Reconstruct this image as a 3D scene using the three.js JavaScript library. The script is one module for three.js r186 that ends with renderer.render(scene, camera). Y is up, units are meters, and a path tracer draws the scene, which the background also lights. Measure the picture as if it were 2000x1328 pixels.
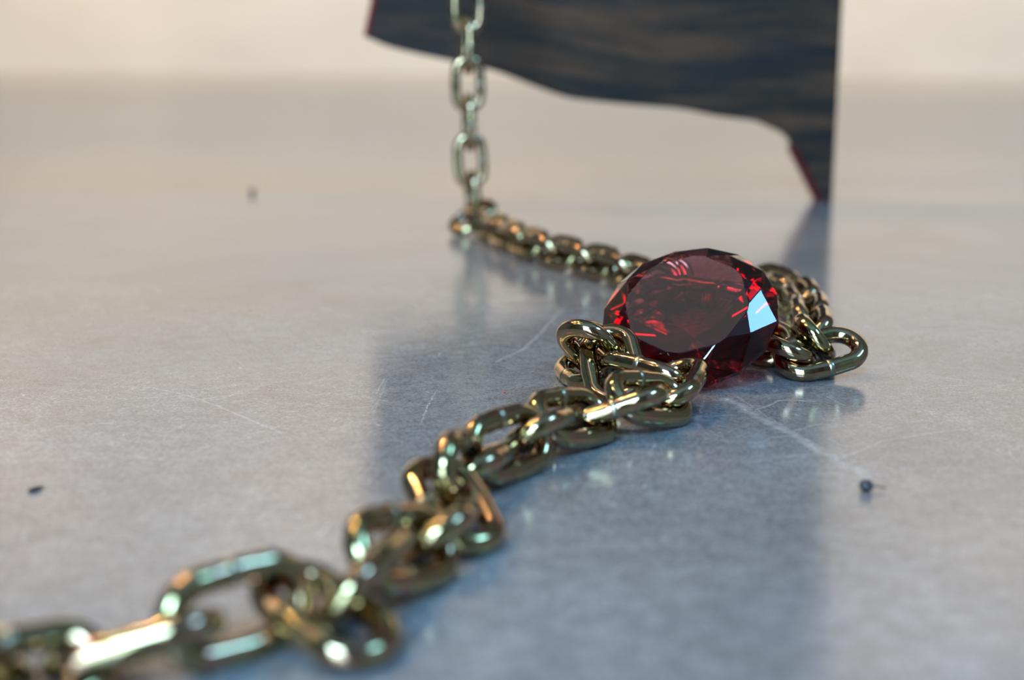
import * as THREE from 'three';
import { RectAreaLightUniformsLib } from 'three/addons/lights/RectAreaLightUniformsLib.js';
import { mergeGeometries } from 'three/addons/utils/BufferGeometryUtils.js';
import { RoundedBoxGeometry } from 'three/addons/geometries/RoundedBoxGeometry.js';
import { createNoise2D, createNoise3D } from 'simplex-noise';

// ---------------------------------------------------------------- camera, sky, window light, exposure
const scene = new THREE.Scene();
const renderer = new THREE.WebGLRenderer();
renderer.toneMapping = THREE.LinearToneMapping;
renderer.toneMappingExposure = 1.0;
renderer.shadowMap.enabled = true;
RectAreaLightUniformsLib.init();

const FOCAL = 2800;                                        // pixels of the 2000 x 1328 frame
const camera = new THREE.PerspectiveCamera(2 * Math.atan(664 / FOCAL) * 180 / Math.PI, 2000 / 1328, 0.02, 60);
camera.filmGauge = 23.6;
camera.position.set(0, 0.16, 0);
camera.rotation.x = -Math.atan(604 / FOCAL);
camera.focus = 0.645;
camera.userData.fStop = 3.3;
camera.updateMatrixWorld();

scene.background = new THREE.Color().setRGB(2.2, 3.6, 5.2);   // bright overcast-blue daylight outside the windows

const ROOM_TURN = -0.2;                                    // the room stands a little askew to the view
const room = (x, y, z) => new THREE.Vector3(x, y, z).applyAxisAngle(new THREE.Vector3(0, 1, 0), ROOM_TURN);
const BACK = -5.25, FRONT = 2.0, LEFT = -4.6, RIGHT = 2.4, TOP = 3.6;   // inner faces of the walls, in the room's own axes
const WINDOWS = [
  { wall: 'front', at: -0.1, y: 2.15, w: 1.3, h: 1.25, light: [0.37, 0.68, 1.0], power: 44, name: 'wide window facing the panel' },
  { wall: 'right', at: -0.82, y: 2.82, w: 1.3, h: 1.0, light: [0.19, 0.58, 1.0], power: 20, name: 'high window in the side wall' },
  { wall: 'front', at: -0.1, y: 0.62, w: 1.3, h: 1.05, light: [0.50, 0.76, 1.0], power: 9, name: 'low window under the wide window' },
];
for (const q of WINDOWS) {
  const l = new THREE.RectAreaLight(new THREE.Color().setRGB(...q.light), q.power, q.w - 0.1, q.h - 0.1);
  l.name = 'window_daylight';
  if (q.wall === 'front') { l.position.copy(room(q.at, q.y, FRONT - 0.02)); l.lookAt(room(q.at, q.y, FRONT - 1)); }
  else { l.position.copy(room(RIGHT - 0.02, q.y, q.at)); l.lookAt(room(RIGHT - 1, q.y, q.at)); }
  scene.add(l);
}

// ---------------------------------------------------------------- helpers
let seed = 7;
const rnd = () => { seed = (seed * 1664525 + 1013904223) >>> 0; return seed / 4294967296; };
const noise2 = createNoise2D(rnd), noise3 = createNoise3D(rnd);
const fbm = (x, y, n = 4) => { let s = 0, a = 0.5, f = 1; for (let i = 0; i < n; i++) { s += a * noise2(x * f, y * f); f *= 2.03; a *= 0.5; } return s; };
const clamp = (v, a = 0, b = 1) => Math.min(b, Math.max(a, v));
const smooth = (a, b, v) => { const t = clamp((v - a) / (b - a)); return t * t * (3 - 2 * t); };
function texture(w, h, fn, srgb = true) {
  const data = new Uint8Array(w * h * 4);
  for (let y = 0; y < h; y++) for (let x = 0; x < w; x++) {
    const c = fn(x, y), i = 4 * (y * w + x);
    data[i] = clamp(c[0]) * 255; data[i + 1] = clamp(c[1]) * 255; data[i + 2] = clamp(c[2]) * 255; data[i + 3] = 255;
  }
  const t = new THREE.DataTexture(data, w, h);
  t.magFilter = THREE.LinearFilter; t.minFilter = THREE.LinearFilter;
  t.wrapS = t.wrapT = THREE.RepeatWrapping;
  if (srgb) t.colorSpace = THREE.SRGBColorSpace;
  t.needsUpdate = true;
  return t;
}
function mesh(name, geometry, material, parent = scene) {
  const m = new THREE.Mesh(geometry, material);
  m.name = name; m.castShadow = m.receiveShadow = true;
  parent.add(m);
  return m;
}
const tag = (o, label, category, group) => { o.userData.label = label; o.userData.category = category; if (group) o.userData.group = group; return o; };
const structure = (o, label, category) => { o.userData.kind = 'structure'; o.userData.label = label; o.userData.category = category; return o; };

// ---------------------------------------------------------------- floor: worn polished concrete
const NEAR = { x0: -0.36, x1: 0.36, z0: -0.98, z1: -0.26 };       // the stretch whose fine wear can be seen
const FLOOR_BASE = [0.410, 0.420, 0.434];
function concrete(x, z) {                                          // world metres -> colour of the slab
  const big = fbm(x * 1.7 + 3, z * 1.7, 4), mid = fbm(x * 9, z * 9 + 11, 4);
  const warm = fbm(x * 2.6 - 9, z * 3.1 + 5, 3), k = 1 + 0.10 * big + 0.09 * mid;
  // beyond a joint across the floor the slab is a paler, browner pour, with a tan stain along part of it
  const past = -(z + 1.415 - 0.098 * x) + 0.004 * noise2(x * 14, 3), older = smooth(-0.008, 0.008, past);
  const stain = older * smooth(0.55, 0.0, past) * smooth(0.25, -0.25, x + 0.25 * fbm(x * 2, z * 2, 2)) * (0.6 + 0.5 * mid);
  return [FLOOR_BASE[0] * k * (1 + 0.04 * warm + 0.10 * older + 0.05 * stain), FLOOR_BASE[1] * k * (1 + 0.075 * older - 0.03 * stain), FLOOR_BASE[2] * k * (1 - 0.04 * warm + 0.035 * older - 0.16 * stain)];
}
const FAR = { x0: -4, z0: -6, size: 8 };
const farMap = texture(1536, 1536, (i, j) => concrete(FAR.x0 + (i + 0.5) / 1536 * FAR.size, FAR.z0 + (j + 0.5) / 1536 * FAR.size));
farMap.wrapS = farMap.wrapT = THREE.MirroredRepeatWrapping;

const NW = 2048, perPixel = (NEAR.x1 - NEAR.x0) / NW;
const marks = new Float32Array(NW * NW), dark = new Float32Array(NW * NW);
function stroke(buf, pts, width, strength, ragged = 0.35) {        // a scratch through world points [x, z]
  for (let k = 0; k + 1 < pts.length; k++) {
    const [ax, az] = pts[k], [bx, bz] = pts[k + 1], len = Math.hypot(bx - ax, bz - az), n = Math.ceil(len / perPixel * 1.5);
    for (let s = 0; s <= n; s++) {
      const t = s / n, wob = noise2(ax * 90 + t * len * 120, az * 70) * width * ragged;
      const x = ax + (bx - ax) * t + wob, z = az + (bz - az) * t + wob * 0.6;
      const fade = 0.7 + 0.3 * noise2(t * len * 260 + ax * 31, bz * 17);
      const cx = (x - NEAR.x0) / perPixel, cz = (z - NEAR.z0) / perPixel, r = Math.max(0.7, width / perPixel / 2);
      for (let dz = -Math.ceil(r); dz <= Math.ceil(r); dz++) for (let dx = -Math.ceil(r); dx <= Math.ceil(r); dx++) {
        const u = Math.round(cx) + dx, v = Math.round(cz) + dz;
        if (u < 0 || v < 0 || u >= NW || v >= NW) continue;
        const q = clamp(1.15 - Math.hypot(u - cx, v - cz) / r), i = v * NW + u;
        buf[i] = Math.max(buf[i], q * strength * clamp(fade));
      }
    }
  }
}
for (const [pts, w, s] of [
  [[[0.0966, -0.6167], [0.1041, -0.5865], [0.1126, -0.5627], [0.1198, -0.5372], [0.1259, -0.5203], [0.1309, -0.5013]], 0.0055, 0.34],
  [[[0.1007, -0.6212], [0.1084, -0.5865], [0.1160, -0.5590], [0.1255, -0.5270]], 0.0012, 0.35],
  [[[0.1051, -0.5991], [0.1132, -0.6077], [0.1179, -0.6149], [0.1237, -0.6158], [0.1334, -0.6131]], 0.0014, 0.52],
  [[[0.1387, -0.6277], [0.1421, -0.6167], [0.1453, -0.6060]], 0.0009, 0.39],
  [[[0.1126, -0.5627], [0.1230, -0.5728], [0.1289, -0.5760]], 0.0015, 0.35],
  [[[0.0737, -0.5865], [0.0871, -0.5890], [0.0938, -0.5906]], 0.0018, 0.42],
  [[[0.1119, -0.5590], [0.1029, -0.5552]], 0.0015, 0.35],
  [[[0.1255, -0.5270], [0.1469, -0.5501], [0.1662, -0.5605], [0.1901, -0.5704]], 0.0015, 0.28],
  [[[0.0894, -0.5223], [0.1022, -0.5283], [0.1147, -0.5317]], 0.0024, 0.24],
  [[[0.1269, -0.5203], [0.1287, -0.5075], [0.1304, -0.4953]], 0.0024, 0.35],
  [[[-0.0613, -0.6277], [-0.0602, -0.6550]], 0.0008, 0.42],
  [[[-0.0608, -0.5991], [-0.0585, -0.6305]], 0.0008, 0.28],
  [[[-0.0595, -0.5923], [-0.0588, -0.6450]], 0.0009, 0.24],
  [[[-0.0381, -0.5784], [-0.0370, -0.6077], [-0.0345, -0.6334]], 0.0009, 0.52],
  [[[-0.0418, -0.6305], [-0.0347, -0.6277], [-0.0281, -0.6372]], 0.0008, 0.35],
  [[[-0.0426, -0.7050], [-0.0391, -0.7015], [-0.0367, -0.7050], [-0.0367, -0.7121]], 0.0009, 0.49],
  [[[-0.0634, -0.6140], [-0.0590, -0.6158], [-0.0550, -0.6140]], 0.0015, 0.35],
  [[[-0.0081, -0.6913], [0.0053, -0.7193], [0.0138, -0.7535], [0.0216, -0.7909], [0.0294, -0.8258]], 0.0018, 0.42],
  [[[-0.1641, -0.6372], [-0.1475, -0.6258], [-0.1269, -0.6034], [-0.1070, -0.5784], [-0.0938, -0.5627]], 0.0015, 0.35],
  [[[-0.0843, -0.4632], [-0.0779, -0.4611], [-0.0706, -0.4590]], 0.0019, 0.39],
  [[[-0.1162, -0.4343], [-0.1125, -0.4464], [-0.1085, -0.4590]], 0.0012, 0.21],
  [[[-0.0242, -0.8337], [-0.0119, -0.8210], [0.0000, -0.8148]], 0.0024, 0.28],
  [[[0.1436, -0.5408], [0.1620, -0.5530]], 0.0012, 0.21],
]) stroke(marks, pts, w, s);
for (let k = 0; k < 1500; k++) {                                    // hairline scratches and flecks
  const x = NEAR.x0 + rnd() * 0.72, z = NEAR.z0 + rnd() * 0.72, a = rnd() * Math.PI, l = 0.001 + 0.012 * rnd() ** 4;
  stroke(marks, [[x, z], [x + Math.cos(a) * l, z + Math.sin(a) * l]], 0.0003 + 0.0009 * rnd() ** 2, 0.15 + 0.45 * rnd());
}
for (let k = 0; k < 150; k++) {                                    // pale worn patches with ragged outlines
  const x = NEAR.x0 + rnd() * 0.72, z = NEAR.z0 + rnd() * 0.72, a = rnd() * Math.PI, l = 0.002 + 0.009 * rnd();
  stroke(marks, [[x, z], [x + Math.cos(a) * l, z + Math.sin(a) * l]], 0.001 + 0.0035 * rnd() ** 2, 0.10 + 0.22 * rnd(), 0.8);
}
for (let k = 0; k < 700; k++) {
  const x = NEAR.x0 + rnd() * 0.72, z = NEAR.z0 + rnd() * 0.72;
  stroke(dark, [[x, z], [x + 0.0004, z + 0.0003]], 0.0004 + 0.0011 * rnd() ** 3, 0.35 + 0.4 * rnd());
}
const nearMap = texture(NW, NW, (i, j) => {
  const x = NEAR.x0 + (i + 0.5) * perPixel, z = NEAR.z0 + (j + 0.5) * perPixel, c = concrete(x, z), e = j * NW + i;
  const edge = smooth(0, 0.05, Math.min(x - NEAR.x0, NEAR.x1 - x, z - NEAR.z0, NEAR.z1 - z));
  const fine = 1 + edge * (0.13 * fbm(x * 60, z * 80, 4) + 0.21 * fbm(x * 260, z * 300, 2) + 0.14 * noise2(x * 620, z * 700) + 0.08 * noise2(x * 1500, z * 1500));
  const s = marks[e] * edge, b = 1 - 0.75 * dark[e] * edge;
  return c.map((v, k) => (v * fine * b) * (1 - s) + [0.78, 0.79, 0.81][k] * s);
});
const nearRough = texture(1024, 1024, (i, j) => {
  const x = NEAR.x0 + (i + 0.5) * perPixel * 2, z = NEAR.z0 + (j + 0.5) * perPixel * 2, e = (j * 2) * NW + i * 2;
  const edge = smooth(0, 0.05, Math.min(x - NEAR.x0, NEAR.x1 - x, z - NEAR.z0, NEAR.z1 - z));
  const g = 0.15 + edge * (0.05 * fbm(x * 30 + 7, z * 34, 4) + 0.03 * noise2(x * 300, z * 340) + 0.35 * marks[e]);
  return [0, clamp(g, 0.06, 0.6), 0];
}, false);
const nearBump = texture(1024, 1024, (i, j) => {
  const x = NEAR.x0 + (i + 0.5) * perPixel * 2, z = NEAR.z0 + (j + 0.5) * perPixel * 2, e = (j * 2) * NW + i * 2;
  const edge = smooth(0, 0.05, Math.min(x - NEAR.x0, NEAR.x1 - x, z - NEAR.z0, NEAR.z1 - z));
  const v = 0.5 + edge * (0.1 * fbm(x * 120, z * 130, 3) + 0.12 * noise2(x * 900, z * 900) - 0.25 * marks[e] - 0.2 * dark[e]);
  return [v, v, v];
}, false);
for (const t of [nearMap, nearRough, nearBump]) t.wrapS = t.wrapT = THREE.ClampToEdgeWrapping;
const FLOOR_IOR = 1.48;
const floorNear = new THREE.MeshPhysicalMaterial({ map: nearMap, roughness: 1, roughnessMap: nearRough, bumpMap: nearBump, bumpScale: 0.000022, ior: FLOOR_IOR });
const floorFar = new THREE.MeshPhysicalMaterial({ map: farMap, roughness: 0.15, ior: FLOOR_IOR });
{
  const pos = [], uv = [], groups = [];
  const far = [LEFT - 1.6, RIGHT + 1.6, BACK - 1.6, FRONT + 1.6];
  const quad = (x0, x1, z0, z1, near) => {
    const p = [[x0, z1], [x1, z1], [x1, z0], [x0, z1], [x1, z0], [x0, z0]];
    for (const [x, z] of p) {
      pos.push(x, 0, z);
      if (near) uv.push((x - NEAR.x0) / (NEAR.x1 - NEAR.x0), (z - NEAR.z0) / (NEAR.z1 - NEAR.z0)); else uv.push((x - FAR.x0) / FAR.size, (z - FAR.z0) / FAR.size);
    }
    groups.push([near ? 0 : 1, 6]);
  };
  quad(NEAR.x0, NEAR.x1, NEAR.z0, NEAR.z1, true);
  quad(far[0], far[1], far[2], NEAR.z0, false); quad(far[0], far[1], NEAR.z1, far[3], false);
  quad(far[0], NEAR.x0, NEAR.z0, NEAR.z1, false); quad(NEAR.x1, far[1], NEAR.z0, NEAR.z1, false);
  const under = new THREE.BoxGeometry(far[1] - far[0], 0.1, far[3] - far[2]).toNonIndexed();
  under.translate((far[0] + far[1]) / 2, -0.0505, (far[2] + far[3]) / 2);
  const n = under.attributes.position.count;
  pos.push(...under.attributes.position.array); for (let i = 0; i < n; i++) uv.push(0.3, 0.3); groups.push([1, n]);
  const g = new THREE.BufferGeometry();
  g.setAttribute('position', new THREE.Float32BufferAttribute(pos, 3));
  g.setAttribute('uv', new THREE.Float32BufferAttribute(uv, 2));
  g.computeVertexNormals();
  let at = 0; for (const [m, c] of groups) { g.addGroup(at, c, m); at += c; }
  structure(mesh('floor', g, [floorNear, floorFar]), 'scratched grey polished concrete floor', 'floor');
}

// ---------------------------------------------------------------- walls, ceiling, windows
const plasterMap = texture(512, 512, (i, j) => { const k = 0.97 + 0.03 * fbm(i / 60, j / 60, 4); return [0.93 * k, 0.90 * k, 0.85 * k]; });
const plaster = new THREE.MeshStandardMaterial({ map: plasterMap, roughness: 0.9 });
const greyWall = new THREE.MeshStandardMaterial({ color: 0x8d8a86, roughness: 0.9 });
const ceilingPaint = new THREE.MeshStandardMaterial({ color: 0x86868a, roughness: 0.95 });
const frameWhite = new THREE.MeshStandardMaterial({ color: 0xe4e4e0, roughness: 0.5 });
const paneGlass = new THREE.MeshPhysicalMaterial({ color: 0xffffff, transmission: 1, thickness: 0, roughness: 0, ior: 1.45 });
const frostedGlass = new THREE.MeshPhysicalMaterial({ color: new THREE.Color().setRGB(0.66, 0.52, 0.44), transmission: 1, thickness: 0, roughness: 0.2, ior: 1.45 });
const slab = (x0, x1, y0, y1, z0, z1) => {
  const g = new THREE.BoxGeometry(x1 - x0, y1 - y0, z1 - z0); g.translate((x0 + x1) / 2, (y0 + y1) / 2, (z0 + z1) / 2); g.rotateY(ROOM_TURN); return g;
};
const TH = 0.25;
structure(mesh('wall_back', slab(LEFT - TH, RIGHT + TH, 0, TOP, BACK - TH, BACK), plaster), 'cream plaster wall beyond the wooden panel, warmly lit', 'wall');
structure(mesh('wall_left', slab(LEFT - TH, LEFT, 0, TOP, BACK, FRONT + TH), greyWall), 'grey plaster side wall of the room', 'wall');
const ROOF = { x0: -1.4, x1: -0.6, z0: -1.05, z1: -0.25 };           // a small frosted roof light over the gem
structure(mesh('ceiling', mergeGeometries([slab(LEFT - TH, ROOF.x0, TOP, TOP + 0.2, BACK - TH, FRONT + TH), slab(ROOF.x1, RIGHT + TH, TOP, TOP + 0.2, BACK - TH, FRONT + TH),
  slab(ROOF.x0, ROOF.x1, TOP, TOP + 0.2, BACK - TH, ROOF.z0), slab(ROOF.x0, ROOF.x1, TOP, TOP + 0.2, ROOF.z1, FRONT + TH)]), ceilingPaint), 'plain grey ceiling with a small roof light', 'ceiling');
{
  const win = new THREE.Group(); win.name = 'window_4'; scene.add(win);
  structure(win, 'small frosted roof light in the ceiling', 'window');
  const { x0, x1, z0, z1 } = ROOF, f = 0.04, y0 = TOP + 0.08, y1 = TOP + 0.14;
  mesh('frame', mergeGeometries([slab(x0, x1, y0, y1, z0, z0 + f), slab(x0, x1, y0, y1, z1 - f, z1), slab(x0, x0 + f, y0, y1, z0 + f, z1 - f), slab(x1 - f, x1, y0, y1, z0 + f, z1 - f)]), frameWhite, win);
  mesh('pane', slab(x0 + f, x1 - f, TOP + 0.105, TOP + 0.111, z0 + f, z1 - f), frostedGlass, win);
}
for (const side of ['front', 'right']) {
  const front = side === 'front', holes = WINDOWS.filter(q => q.wall === side).sort((p, q) => p.y - q.y);
  const s0 = front ? LEFT - TH : BACK, s1 = front ? RIGHT + TH : FRONT, a0 = holes[0].at - holes[0].w / 2, a1 = holes[0].at + holes[0].w / 2;
  const box = (u0, u1, y0, y1, w0, w1) => front ? slab(u0, u1, y0, y1, FRONT + w0, FRONT + w1) : slab(RIGHT + w0, RIGHT + w1, y0, y1, u0, u1);
  const parts = [box(s0, a0, 0, TOP, 0, TH), box(a1, s1, 0, TOP, 0, TH)];
  let from = 0;
  for (const q of holes) { parts.push(box(a0, a1, from, q.y - q.h / 2, 0, TH)); from = q.y + q.h / 2; }
  parts.push(box(a0, a1, from, TOP, 0, TH));
  structure(mesh('wall_' + side, mergeGeometries(parts), greyWall), front ? 'grey plaster wall with two windows facing the wooden panel' : 'grey plaster side wall with one high window', 'wall');
  for (const q of holes) {
    const win = new THREE.Group(); win.name = 'window_' + (WINDOWS.indexOf(q) + 1); scene.add(win);
    structure(win, 'white framed ' + q.name, 'window');
    const f = 0.05, b0 = q.y - q.h / 2, b1 = q.y + q.h / 2;
    mesh('frame', mergeGeometries([box(a0, a1, b0, b0 + f, 0.06, 0.13), box(a0, a1, b1 - f, b1, 0.06, 0.13), box(a0, a0 + f, b0 + f, b1 - f, 0.06, 0.13), box(a1 - f, a1, b0 + f, b1 - f, 0.06, 0.13)]), frameWhite, win);
    mesh('pane', box(a0 + f, a1 - f, b0 + f, b1 - f, 0.094, 0.096), paneGlass, win);
  }
}

// ---------------------------------------------------------------- warm track spotlights under the ceiling
const blackMetal = new THREE.MeshStandardMaterial({ color: 0x1b1b1d, roughness: 0.45, metalness: 0.6 });
const bulbGlow = new THREE.MeshStandardMaterial({ color: 0xffd9a0, emissive: new THREE.Color(1.0, 0.62, 0.26), emissiveIntensity: 60 });
const railGeo = new THREE.BoxGeometry(1, 0.03, 0.04);
function track(cx, z, length, heads, label, which) {
  const rail = mesh('lighting_track', railGeo, blackMetal);
  rail.scale.x = length; rail.position.copy(room(cx, TOP - 0.016, z)); rail.rotation.y = ROOM_TURN;
  tag(rail, label, 'lighting track');
  for (const [x, tx, ty, tz, power, angle] of heads) {
    const lamp = new THREE.Group(); lamp.name = 'spotlight' + (spots ? '_' + String(spots).padStart(3, '0') : ''); spots++;
    scene.add(lamp);
    lamp.position.copy(room(x, TOP - 0.031, z));
    tag(lamp, 'small black spotlight with a warm bulb on the ' + which, 'spotlight', 'warm spotlights on the ' + which);
    const target = room(tx, ty, tz);
    const stem = new THREE.CylinderGeometry(0.008, 0.008, 0.08, 12); stem.translate(0, -0.04, 0);
    mesh('stem', stem, blackMetal, lamp);
    const head = new THREE.Group(); head.name = 'head'; lamp.add(head); head.position.y = -0.09;
    const dir = target.clone().sub(lamp.position).normalize();
    head.quaternion.setFromUnitVectors(new THREE.Vector3(0, -1, 0), dir);
    const shade = new THREE.LatheGeometry([[0.012, 0.05], [0.03, 0.045], [0.04, 0.0], [0.044, -0.055], [0.041, -0.055], [0.037, 0.0], [0.027, 0.04], [0.0, 0.042]].map(p => new THREE.Vector2(...p)), 28);
    mesh('shade', shade, blackMetal, head);
    const bulb = new THREE.SphereGeometry(0.026, 20, 14); bulb.translate(0, -0.03, 0);
    mesh('bulb', bulb, bulbGlow, head);
    const l = new THREE.SpotLight(new THREE.Color(1.0, 0.69, 0.37), power, 0, angle, 0.6, 2);
    l.position.copy(lamp.position).add(new THREE.Vector3(0, -0.09, 0)).addScaledVector(dir, 0.03);
    l.target.position.copy(target); l.castShadow = true; l.shadow.radius = 1.2;
    scene.add(l, l.target);
  }
}
let spots = 0;
track(-0.9, BACK + 1.3, 6.4, [[-3.8, -3.9, 0.8, BACK, 26, 0.66], [-2.5, -2.6, 0.8, BACK, 26, 0.66], [-1.2, -1.2, 0.8, BACK, 26, 0.66], [0.1, 0.2, 0.8, BACK, 26, 0.66], [1.4, 1.5, 0.8, BACK, 24, 0.66]], 'long black ceiling track whose spotlights wash the wall beyond the panel', 'long ceiling track');
track(-1.4, -1.6, 3.0, [[-2.7, -0.1, 0, -0.7, 12, 0.4], [-2.0, 0, 0, -0.8, 12, 0.4], [-1.3, 0, 0, -0.7, 12, 0.4]], 'shorter black ceiling track before the panel', 'shorter ceiling track');
track(-1.9, 0.25, 2.4, [[-2.6, -0.1, 0, -0.8, 9, 0.4], [-1.5, 0, 0, -0.8, 9, 0.4]], 'black ceiling track nearest the two stacked windows', 'track by the windows');


// ---------------------------------------------------------------- the dark wooden panel with its pointed foot
const woodMap = texture(1024, 1024, (i, j) => {
  const x = i / 1024 * 0.5, y = j / 1024 * 0.7;
  const warp = 0.028 * fbm(x * 2.2 + 2, y * 2.2, 2) + 0.09 * x;
  const ring = 0.7 * fbm(x * 3.4 + 5, (y + warp) * 20, 5) + 0.5 * fbm(x * 5 + 15, (y + warp) * 75, 3), fibre = noise2(x * 40, (y + warp) * 380);
  const t = smooth(-0.45, 0.55, ring + 0.14 * fibre), blue = smooth(0.0, 0.5, fbm(x * 5 + 30, (y + warp) * 16, 3));
  return [0.100 + 0.20 * t - 0.035 * blue, 0.080 + 0.12 * t - 0.018 * blue, 0.062 + 0.062 * t + 0.005 * blue];
});
const wood = new THREE.MeshPhysicalMaterial({ map: woodMap, roughness: 0.62, specularIntensity: 0.45 });
const redPaint = new THREE.MeshStandardMaterial({ color: 0x6a0d1e, roughness: 0.5 });
{
  const panel = new THREE.Group(); panel.name = 'wooden_panel'; scene.add(panel);
  const PZ = -1.365, T = 0.02;
  panel.position.set(0.301, 0, PZ - T / 2);
  tag(panel, 'dark stained wooden panel with wavy lower edge standing on one pointed foot', 'panel');
  const low = [[-135, 154], [-115, 145.5], [-86, 138.5], [-57, 132.5], [-14, 122.5], [19, 110], [48, 100], [67, 96.5], [111, 92], [159, 88], [193, 81.5], [227, 77], [242, 71.5], [258, 64], [266, 55], [276, 38]];
  const sh = new THREE.Shape();
  sh.moveTo((-135 - 301) / 1000, 0.154);
  sh.splineThru(low.slice(1).map(([x, y]) => new THREE.Vector2((x - 301) / 1000, y / 1000)));
  sh.lineTo(-0.0045, 0); sh.lineTo(0.0048, 0); sh.lineTo(0.0055, 0.2); sh.lineTo(0.022, 0.5); sh.lineTo(0.027, 0.66);
  sh.lineTo(-0.456, 0.66); sh.lineTo(-0.444, 0.3); sh.lineTo(-0.428, 0.188);
  sh.closePath();
  const g = new THREE.ExtrudeGeometry(sh, { depth: T - 0.003, bevelEnabled: true, bevelThickness: 0.0015, bevelSize: 0.0012, bevelOffset: -0.0012, bevelSegments: 2, curveSegments: 10 });
  g.translate(0, 0, -T / 2 + 0.0015);
  const p = g.attributes.position, uv = [];
  for (let i = 0; i < p.count; i++) uv.push((p.getX(i) + 0.47) / 0.5, p.getY(i) / 0.7);
  g.setAttribute('uv', new THREE.Float32BufferAttribute(uv, 2));
  mesh('board', g, wood, panel);
  const strip = (ax, ay, bx, by) => {                               // red painted chamfer along a cut edge
    const dx = bx - ax, dy = by - ay, l = Math.hypot(dx, dy), s = new THREE.Shape();
    s.moveTo(0, -T / 2); s.lineTo(0.0, T / 2); s.lineTo(-0.0045, T / 2 - 0.009); s.lineTo(-0.0045, -T / 2); s.closePath();
    const e = new THREE.ExtrudeGeometry(s, { depth: l, bevelEnabled: false });
    const m = new THREE.Matrix4().makeBasis(new THREE.Vector3(dy / l, -dx / l, 0), new THREE.Vector3(0, 0, 1), new THREE.Vector3(dx / l, dy / l, 0)).setPosition(ax, ay, 0);
    if (m.determinant() < 0) e.index && e.index.array.reverse();
    e.applyMatrix4(m); e.computeVertexNormals();
    return e;
  };
  mesh('painted_edge', strip(-0.436, 0.154, -0.428, 0.188), redPaint, panel).userData.label = 'dark red painted edge';
  mesh('painted_edge', strip(-0.428, 0.188, -0.444, 0.3), redPaint, panel).userData.label = 'dark red painted edge';
  mesh('painted_edge', strip(-0.0045, 0.0, -0.034, 0.054), redPaint, panel).userData.label = 'dark red painted edge of the foot';
}

const CHAIN_TOP = { x: -0.0356, y: 0.6142, z: -1.1600 };
const STAMPED = 51, STAMP_AT = [0.0096, 0.0098], STAMP_FACE = [0, 0.164, -0.987];
// ---------------------------------------------------------------- the chain: links of yellow-passivated steel
const D = 0.008, RW = D / 2, RB = 1.22 * D, HALF = 4.8 * D / 2 - RB;    // wire, bend radius, half of a straight side
const BOW = 0.00045, bow = (x) => BOW * Math.cos(Math.PI * x / (2 * HALF)) ** 2;                // the sides bulge a little
function linkGeometry(variant) {
  const N = 112, M = 20, pos = [], nor = [], uv = [], idx = [], per = 4 * HALF + 2 * Math.PI * RB;
  for (let i = 0; i <= N; i++) {
    const t = per * (i % N) / N; let x, y, tx, ty;
    if (t < 2 * HALF) { x = -HALF + t; y = RB + bow(x); tx = 1; ty = 0; }
    else if (t < 2 * HALF + Math.PI * RB) { const a = (t - 2 * HALF) / RB; x = HALF + RB * Math.sin(a); y = RB * Math.cos(a); tx = Math.cos(a); ty = -Math.sin(a); }
    else if (t < 4 * HALF + Math.PI * RB) { x = HALF - (t - 2 * HALF - Math.PI * RB); y = -RB - bow(x); tx = -1; ty = 0; }
    else { const a = (t - 4 * HALF - Math.PI * RB) / RB; x = -HALF - RB * Math.sin(a); y = -RB * Math.cos(a); tx = -Math.cos(a); ty = Math.sin(a); }
    const nx = -ty, ny = tx;                                            // outward in the link's plane
    for (let j = 0; j <= M; j++) {
      const b = 2 * Math.PI * j / M, c = Math.cos(b), s = Math.sin(b);
      const dent = 1 + 0.010 * noise3(x * 150 + variant * 9, y * 150, s * 0.8 + variant) + 0.010 * noise3(x * 60, y * 60 + variant * 5, c * 0.8);
      pos.push(x + nx * c * RW * dent, y + ny * c * RW * dent, s * RW * dent);
      nor.push(nx * c, ny * c, s);
      uv.push(i / N, j / M);
    }
  }
  for (let i = 0; i < N; i++) for (let j = 0; j < M; j++) {
    const a = i * (M + 1) + j, b = a + M + 1;
    idx.push(a, b, a + 1, b, b + 1, a + 1);
  }
  const g = new THREE.BufferGeometry();
  g.setAttribute('position', new THREE.Float32BufferAttribute(pos, 3));
  g.setAttribute('normal', new THREE.Float32BufferAttribute(nor, 3));
  g.setAttribute('uv', new THREE.Float32BufferAttribute(uv, 2));
  g.setIndex(idx); g.computeVertexNormals();
  // close the seams of the shading
  const nn = g.attributes.normal;
  for (let i = 0; i <= N; i++) { const a = i * (M + 1), b = a + M; const v = new THREE.Vector3(nn.getX(a) + nn.getX(b), nn.getY(a) + nn.getY(b), nn.getZ(a) + nn.getZ(b)).normalize(); nn.setXYZ(a, v.x, v.y, v.z); nn.setXYZ(b, v.x, v.y, v.z); }
  for (let j = 0; j <= M; j++) { const a = j, b = N * (M + 1) + j; const v = new THREE.Vector3(nn.getX(a) + nn.getX(b), nn.getY(a) + nn.getY(b), nn.getZ(a) + nn.getZ(b)).normalize(); nn.setXYZ(a, v.x, v.y, v.z); nn.setXYZ(b, v.x, v.y, v.z); }
  return g;
}
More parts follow.
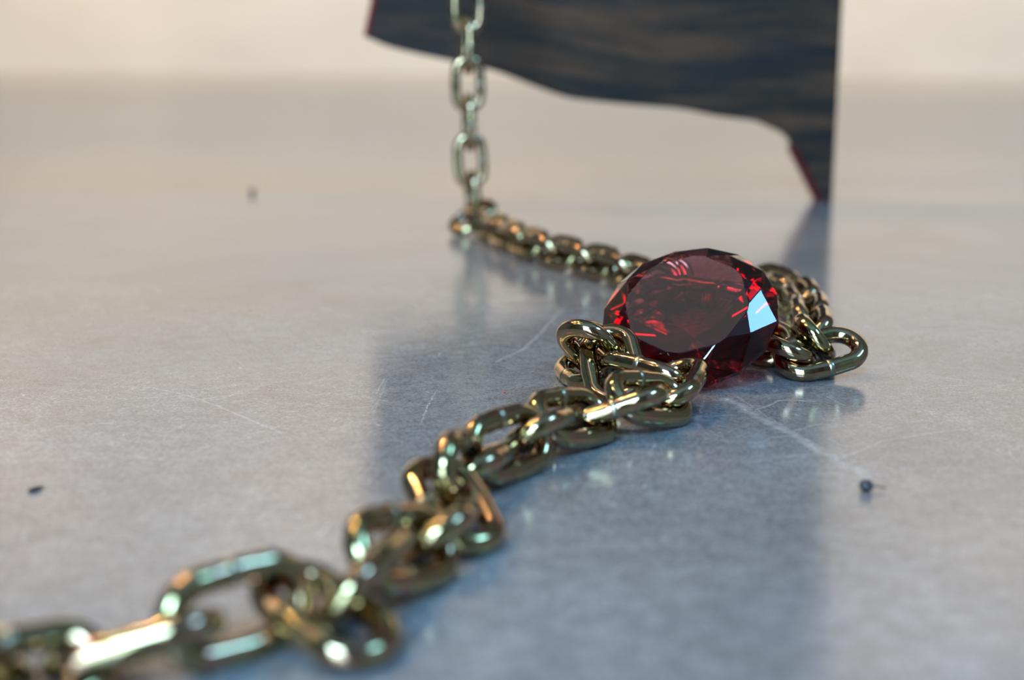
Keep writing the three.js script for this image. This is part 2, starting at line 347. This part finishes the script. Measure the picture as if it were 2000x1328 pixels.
const zincMap = texture(512, 128, (i, j) => {
  const a = i / 512 * Math.PI * 2, u = Math.cos(a) * 1.6, w = Math.sin(a) * 1.6, v = j / 128;
  const q = Math.cos(v * Math.PI * 2) * 0.5, r = Math.sin(v * Math.PI * 2) * 0.5;
  const p = noise3(u + q, w + r, 3.1), o = noise3(u * 1.7 + r, w * 1.7 + q, 9.4), f = noise3(u * 14 + q * 9, w * 14 + r * 9, 1.2);
  const g = smooth(-0.1, 0.7, p), k = smooth(0.0, 0.8, o), m = 1 + 0.07 * f;
  return [(0.68 + 0.05 * k - 0.03 * g) * m, (0.595 - 0.035 * k + 0.012 * g) * m, (0.465 + 0.01 * k - 0.03 * g) * m];
});
const zincRough = texture(256, 64, (i, j) => { const a = i / 256 * 6.2832, v = j / 64 * 6.2832; const g = 0.085 + 0.03 * noise3(Math.cos(a) * 4, Math.sin(a) * 4 + Math.cos(v), Math.sin(v)); return [0, g, 0]; }, false);
const zinc = new THREE.MeshPhysicalMaterial({ map: zincMap, metalness: 1, roughness: 1, roughnessMap: zincRough });
const weldMetal = new THREE.MeshStandardMaterial({ color: 0x9c9782, metalness: 1, roughness: 0.3 });
const stampMetal = new THREE.MeshStandardMaterial({ color: 0xc8b48c, metalness: 1, roughness: 0.4 });
const linkGeos = [linkGeometry(0), linkGeometry(1), linkGeometry(2)];
const weldGeo = new THREE.LatheGeometry([[RW * 0.99, -0.0012], [RW * 1.045, -0.0006], [RW * 1.06, 0], [RW * 1.045, 0.0006], [RW * 0.99, 0.0012]].map(p => new THREE.Vector2(...p)), 24);
weldGeo.rotateZ(Math.PI / 2); weldGeo.translate(0.0006, RB + BOW, 0);
// centre (mm) and quaternion of every link, from the peg down to the floor, round the gem and on
const LINKS = [
  [-35.6,602.0,-1160.0,-0.0747,0.0732,-0.6962,0.7102], [-34.6,571.9,-1160.0,0.4450,-0.4450,-0.5495,0.5495],
  [-35.6,541.8,-1160.0,-0.0747,0.0732,-0.6962,0.7102], [-34.6,511.7,-1160.0,0.4450,-0.4450,-0.5495,0.5495],
  [-35.6,481.6,-1160.0,-0.0747,0.0732,-0.6962,0.7102], [-34.6,451.5,-1160.0,0.4450,-0.4450,-0.5495,0.5495],
  [-35.6,421.4,-1160.0,-0.0747,0.0732,-0.6962,0.7102], [-34.6,391.3,-1160.0,0.4450,-0.4450,-0.5495,0.5495],
  [-35.6,361.2,-1160.0,-0.0747,0.0732,-0.6962,0.7102], [-34.6,331.1,-1160.0,0.4450,-0.4450,-0.5495,0.5495],
  [-35.6,301.0,-1160.0,-0.0747,0.0732,-0.6962,0.7102], [-34.6,270.9,-1160.0,0.4450,-0.4450,-0.5495,0.5495],
  [-34.7,240.5,-1160.0,-0.0729,0.0730,-0.7066,0.7000], [-34.9,210.0,-1160.0,-0.4430,0.4466,0.5502,-0.5491],
  [-35.0,179.5,-1160.0,-0.0739,0.0738,-0.7024,0.7041], [-35.0,149.0,-1160.0,-0.4447,0.4452,0.5486,-0.5505],
  [-35.0,118.6,-1160.0,0.0739,-0.0737,0.7002,-0.7063], [-34.5,88.1,-1160.1,-0.4504,0.4397,0.5437,-0.5551],
  [-33.6,57.7,-1160.4,0.0684,-0.0763,0.6847,-0.7216], [-31.5,27.3,-1161.5,-0.5777,0.5616,-0.3826,0.4522],
  [-31.3,13.5,-1148.4,0.7601,0.3900,-0.1249,0.5045], [-23.6,11.2,-1130.7,-0.3247,0.4715,-0.2289,-0.7873],
  [-15.6,11.1,-1109.3,0.7280,-0.2385,0.5686,0.2997], [-10.1,11.1,-1086.3,-0.3036,0.5646,-0.2329,-0.7313],
  [-3.4,11.1,-1063.6,0.7457,-0.2259,0.5454,0.3089], [4.0,11.1,-1041.2,-0.3114,0.5369,-0.2224,-0.7519],
  [12.1,11.1,-1019.0,0.7639,-0.2152,0.5196,0.3164], [21.8,11.1,-997.5,0.3265,-0.4820,0.1996,0.7882],
  [33.1,11.1,-976.8,0.7967,-0.1938,0.4679,0.3300], [44.2,11.1,-955.9,0.3265,-0.4819,0.1996,0.7882],
  [55.0,11.1,-934.9,0.7901,-0.1983,0.4789,0.3273], [66.1,11.1,-914.1,0.3269,-0.4802,0.1989,0.7893],
  [75.8,10.6,-893.2,-0.7757,0.2537,-0.4504,-0.3619], [93.1,10.5,-876.1,0.4179,-0.2329,0.1042,0.8719],
  [114.5,10.7,-868.4,0.9027,-0.0091,0.0753,0.4235], [137.3,10.6,-864.9,0.4479,-0.1099,0.0111,0.8873],
  [155.4,11.1,-849.9,0.7676,-0.2564,0.4793,0.3396], [162.1,10.9,-827.8,0.2875,-0.6109,0.2966,0.6754],
  [162.1,11.1,-804.3,-0.6500,0.2720,-0.6566,-0.2692], [161.1,11.1,-780.7,0.2601,-0.6776,0.2807,0.6280],
  [158.6,11.1,-757.2,-0.6058,0.2889,-0.6975,-0.2509], [154.3,12.1,-733.6,-0.1908,0.7320,-0.2223,-0.6152],
  [151.0,11.8,-709.0,0.7077,-0.2183,-0.6161,-0.2680], [146.7,14.1,-679.3,-0.1250,0.6971,-0.3431,-0.6170],
  [145.8,10.9,-660.7,0.0622,0.4853,0.8602,-0.1440], [132.4,10.1,-670.7,-0.4953,0.5691,0.2866,0.5905],
  [118.3,11.7,-689.3,0.8701,-0.1858,0.2498,0.3821], [95.2,13.4,-707.3,0.3208,0.2487,-0.9020,0.1469],
  [74.1,14.3,-711.3,0.2564,-0.8852,0.3463,0.1754], [54.3,10.2,-696.7,0.1965,0.8185,0.3967,-0.3662],
  [39.0,11.0,-672.5,-0.7556,-0.2815,0.4878,-0.3344], [34.8,8.2,-646.2,-0.6658,0.3285,-0.5225,-0.4193],
  [38.3,17.8,-629.9,-0.4082,-0.0263,0.4530,-0.7921], [44.3,15.7,-615.2,-0.2701,-0.3573,-0.5732,0.6862],
  [58.3,11.8,-607.7,-0.3533,0.3174,-0.0890,-0.8755], [69.1,13.0,-593.2,0.5143,-0.5037,0.6285,0.2946],
  [56.3,12.4,-570.6,-0.0651,0.8301,-0.4162,-0.3653], [40.5,11.3,-557.5,0.5998,0.1064,0.1290,0.7825],
  [23.9,11.9,-542.8,-0.1109,0.8179,-0.3966,-0.4018], [12.1,11.4,-526.7,0.4623,-0.3444,0.7540,0.3149],
  [-1.4,12.7,-502.6,-0.1014,0.8761,-0.2107,-0.4216], [-12.5,9.6,-488.3,0.4897,-0.3917,0.6825,0.3755],
  [-17.9,16.1,-460.7,-0.0871,-0.7738,0.0893,0.6210], [-19.1,11.6,-438.2,-0.6244,0.5059,-0.2277,-0.5498],
  [-22.7,10.9,-418.8,-0.5579,0.3068,-0.6598,-0.3991], [-31.6,14.1,-391.4,-0.0517,0.8226,-0.3117,-0.4728],
  [-40.8,12.1,-371.6,0.5705,-0.2579,0.7600,0.1746], [-49.4,10.0,-354.3,0.3237,0.7085,-0.6134,0.1303],
  [-71.0,13.5,-347.6,-0.0415,0.9296,-0.1104,-0.3493], [-93.7,10.8,-332.1,-0.1495,0.5402,-0.8274,0.0350],
  [-117.4,9.0,-319.3,0.1520,-0.8183,0.4792,0.2785], [-132.3,12.0,-317.4,0.2607,-0.5140,0.5965,0.5586],
];
{
  const chain = new THREE.Group(); chain.name = 'steel_chain'; scene.add(chain);
  chain.position.set(0.06, 0, -0.62);
  tag(chain, 'brassy yellow steel link chain hanging by the panel and coiled round the red gem', 'chain');
  const up = TOP - CHAIN_TOP.y, eye = new THREE.TorusGeometry(0.0095, 0.003, 14, 32); eye.rotateY(Math.PI / 2); eye.translate(0, 0.0065, 0);
  const rod = new THREE.CylinderGeometry(0.004, 0.004, up - 0.015, 16); rod.translate(0, 0.015 + (up - 0.015) / 2, 0);
  const hanger = mesh('hanger_rod', mergeGeometries([eye, rod]), blackMetal, chain);
  hanger.position.set(CHAIN_TOP.x - 0.06, CHAIN_TOP.y, CHAIN_TOP.z + 0.62); hanger.userData.label = 'thin black rod with an eye';
  LINKS.forEach(([x, y, z, qx, qy, qz, qw], i) => {
    const l = mesh('chain_link', linkGeos[i % 3], zinc, chain);
    l.position.set(x / 1000 - 0.06, y / 1000, z / 1000 + 0.62);
    l.quaternion.set(qx, qy, qz, qw).normalize();
    mesh('weld_seam', weldGeo, weldMetal, l);
    if (i === STAMPED) {                                            // stamped strokes on the outer side of one link
      const strokes = [], up = new THREE.Vector3(...STAMP_FACE).normalize();
      const across = new THREE.Vector3(1, 0, 0), side = new THREE.Vector3().crossVectors(up, across).normalize();
      [[0, 0.35], [0.9, 0.35], [1.5, -0.35], [2.2, 0.35], [2.9, -0.3], [3.9, 0.3], [4.6, 0.3]].forEach(([u, lean]) => {
        const s = new THREE.BoxGeometry(0.00042, 0.0024, 0.0005);
        s.rotateZ(-lean);
        s.applyMatrix4(new THREE.Matrix4().makeBasis(across, side, up).setPosition(new THREE.Vector3((u - 2.3) * 0.00105 + STAMP_AT[0], STAMP_AT[1], 0).addScaledVector(up, RW)));
        strokes.push(s);
      });
      const st = mesh('stamped_marks', mergeGeometries(strokes), stampMetal, l); st.userData.label = 'slanting stamped strokes';
    }
  });
}

// ---------------------------------------------------------------- the red glass gem, resting on a pavilion facet
function gemGeometry(R) {
  const TG = 0.0012, beta = 35 * Math.PI / 180, gam = 41 * Math.PI / 180, Rt = 0.693 * R, hc = (R - Rt) * Math.tan(beta), A = Math.PI / 8;
  const planes = [], V = (x, y, z) => new THREE.Vector3(x, y, z), cyl = (r, y, a) => V(r * Math.cos(a), y, r * Math.sin(a));
  const put = (n, k) => planes.push([n, k]);
  const three = (a, b, c) => { const n = b.clone().sub(a).cross(c.clone().sub(a)).normalize(); let k = n.dot(a); if (k < 0) { n.negate(); k = -k; } put(n, k); };
  put(V(0, 1, 0), hc + TG);
  const apo = Rt * 1.045 * Math.cos(A), rs = apo + 0.5 * (R - apo), hs = hc - (rs * Math.cos(A) - Rt) * Math.tan(beta);
  const rl = R * 0.22, yl = -(R - rl * Math.cos(A)) * Math.tan(gam);
  for (let k = 0; k < 8; k++) {
    const a = 2 * A * k, m = a + A, sl = (hc - hs) / (rs - apo);
    put(V(Math.sin(beta) * Math.cos(a), Math.cos(beta), Math.sin(beta) * Math.sin(a)), R * Math.sin(beta) + TG * Math.cos(beta));
    const nn = V(sl * Math.cos(m), 1, sl * Math.sin(m)).normalize(); put(nn, nn.dot(cyl(rs, hs + TG, m)));
    for (const s of [1, -1]) {
      three(cyl(R, TG, a), cyl(R, TG, a + s * A), cyl(rs, hs + TG, a + s * A));
      three(cyl(R, -TG, a), cyl(R, -TG, a + s * A), cyl(rl, yl - TG, a + s * A));
      put(V(Math.cos(a + s * A / 2), 0, Math.sin(a + s * A / 2)), R * Math.cos(A / 2));
    }
    put(V(Math.sin(gam) * Math.cos(a), -Math.cos(gam), Math.sin(gam) * Math.sin(a)), R * Math.sin(gam) + TG * Math.cos(gam));
  }
  const clip = () => planes.map(([n, k], i) => {                                    // clip a large square on each plane by all the others
    const u = Math.abs(n.y) < 0.9 ? V(0, 1, 0).cross(n).normalize() : V(1, 0, 0).cross(n).normalize(), v = n.clone().cross(u), c = n.clone().multiplyScalar(k);
    let poly = [[-1, -1], [1, -1], [1, 1], [-1, 1]].map(([p, q]) => c.clone().addScaledVector(u, p * 0.2).addScaledVector(v, q * 0.2));
    planes.forEach(([m, h], j) => {
      if (j === i || !poly.length || m.dot(n) > 0.999999) return;
      const out = [];
      poly.forEach((p, t) => {
        const q = poly[(t + 1) % poly.length], dp = m.dot(p) - h, dq = m.dot(q) - h;
        if (dp <= 1e-9) out.push(p);
        if ((dp < -1e-9 && dq > 1e-9) || (dp > 1e-9 && dq < -1e-9)) out.push(p.clone().lerp(q, dp / (dp - dq)));
      });
      poly = out;
    });
    return poly;
  });
  // ground edges: a narrow extra facet along every edge between two facets
  const key = (p) => [p.x, p.y, p.z].map(v => Math.round(v * 2e5)).join(), edges = new Map();
  clip().forEach((poly, i) => poly.forEach((p, t) => {
    const q = poly[(t + 1) % poly.length]; if (p.distanceTo(q) < 2e-4) return;
    const id = [key(p), key(q)].sort().join('|'), e = edges.get(id);
    if (e) e.push(i); else edges.set(id, [i, p.clone().add(q).multiplyScalar(0.5)]);
  }));
  for (const e of edges.values()) if (e.length === 3) { const n = planes[e[0]][0].clone().add(planes[e[2]][0]).normalize(); put(n, n.dot(e[1]) - 0.00006); }
  const pos = [];
  for (const poly of clip()) for (let t = 1; t + 1 < poly.length; t++) pos.push(poly[0], poly[t], poly[t + 1]);
  const q = (x) => Math.round(x * 1e7) / 1e7;
  const g = new THREE.BufferGeometry();
  g.setAttribute('position', new THREE.Float32BufferAttribute(pos.flatMap(p => [q(p.x), q(p.y), q(p.z)]), 3));
  g.computeVertexNormals();
  return g;
}
const GEM_AT = [0.0835, 0.0285, -0.6616];
const redGlass = new THREE.MeshPhysicalMaterial({ color: 0xffffff, transmission: 1, roughness: 0, ior: 1.55, thickness: 0.05, attenuationColor: new THREE.Color().setRGB(0.36, 0.006, 0.014), attenuationDistance: 0.060 });
{
  const gem = mesh('faceted_gem', gemGeometry(0.042), redGlass);
  const yaw = -22 * Math.PI / 180, gam = 41 * Math.PI / 180;
  const ex = new THREE.Vector3(Math.sin(yaw), 0, Math.cos(yaw)), ey = new THREE.Vector3(0, 1, 0), ez = ex.clone().cross(ey);
  const m = new THREE.Matrix4().makeBasis(ex, ey, ez).multiply(new THREE.Matrix4().makeRotationZ(-gam));
  gem.quaternion.setFromRotationMatrix(m);
  gem.position.set(GEM_AT[0], GEM_AT[1], GEM_AT[2]);
  tag(gem, 'large deep red cut glass gem tilted on the floor inside the chain', 'gem');
}

// ---------------------------------------------------------------- crumbs on the floor
const darkCrumb = new THREE.MeshStandardMaterial({ color: 0x1c1e26, roughness: 0.45 });
const redCrumb = new THREE.MeshStandardMaterial({ color: 0xb5122f, roughness: 0.5 });
function lump(rx, ry, rz, rough, off) {
  const g = new THREE.IcosahedronGeometry(1, 3), p = g.attributes.position;
  for (let i = 0; i < p.count; i++) { const k = 1 + rough * noise3(p.getX(i) * 1.3 + off, p.getY(i) * 1.3, p.getZ(i) * 1.3); p.setXYZ(i, p.getX(i) * rx * k, p.getY(i) * ry * k, p.getZ(i) * rz * k); }
  g.computeVertexNormals(); g.computeBoundingBox(); g.translate(0, -g.boundingBox.min.y, 0);
  return g;
}
{
  const bead = new THREE.Group(); bead.name = 'round_crumb'; scene.add(bead); bead.position.set(0.1258, 0, -0.4865);
  tag(bead, 'tiny round black crumb with a thin tail on bare floor before the big loose link', 'crumb');
  mesh('body', lump(0.0024, 0.0022, 0.0024, 0.18, 4), darkCrumb, bead);
  const tail = new THREE.TubeGeometry(new THREE.CatmullRomCurve3([[0.0016, 0.0022, 0], [0.0032, 0.0021, 0.0002], [0.0052, 0.0016, 0], [0.0068, 0.0014, -0.0003]].map(p => new THREE.Vector3(...p))), 16, 0.00028, 8);
  mesh('tail', tail, darkCrumb, bead);
  const flake = mesh('dark_sliver', lump(0.0030, 0.0007, 0.0011, 0.35, 12), darkCrumb); flake.position.set(-0.1695, 0, -0.487); flake.rotation.y = 0.9;
  tag(flake, 'tiny dark elongated sliver lying on bare grey floor', 'crumb');
  const pebble = mesh('grey_crumb', lump(0.0026, 0.0030, 0.0026, 0.25, 21), darkCrumb); pebble.position.set(-0.2593, 0, -1.4306);
  tag(pebble, 'tiny upright dark crumb on the floor beside the hanging chain', 'crumb');
  const speck = mesh('red_speck', lump(0.0006, 0.0003, 0.0005, 0.3, 33), redCrumb); speck.position.set(-0.0035, 0, -0.6277);
  tag(speck, 'tiny bright red speck on the floor beyond the chain', 'crumb');
}

renderer.render(scene, camera);
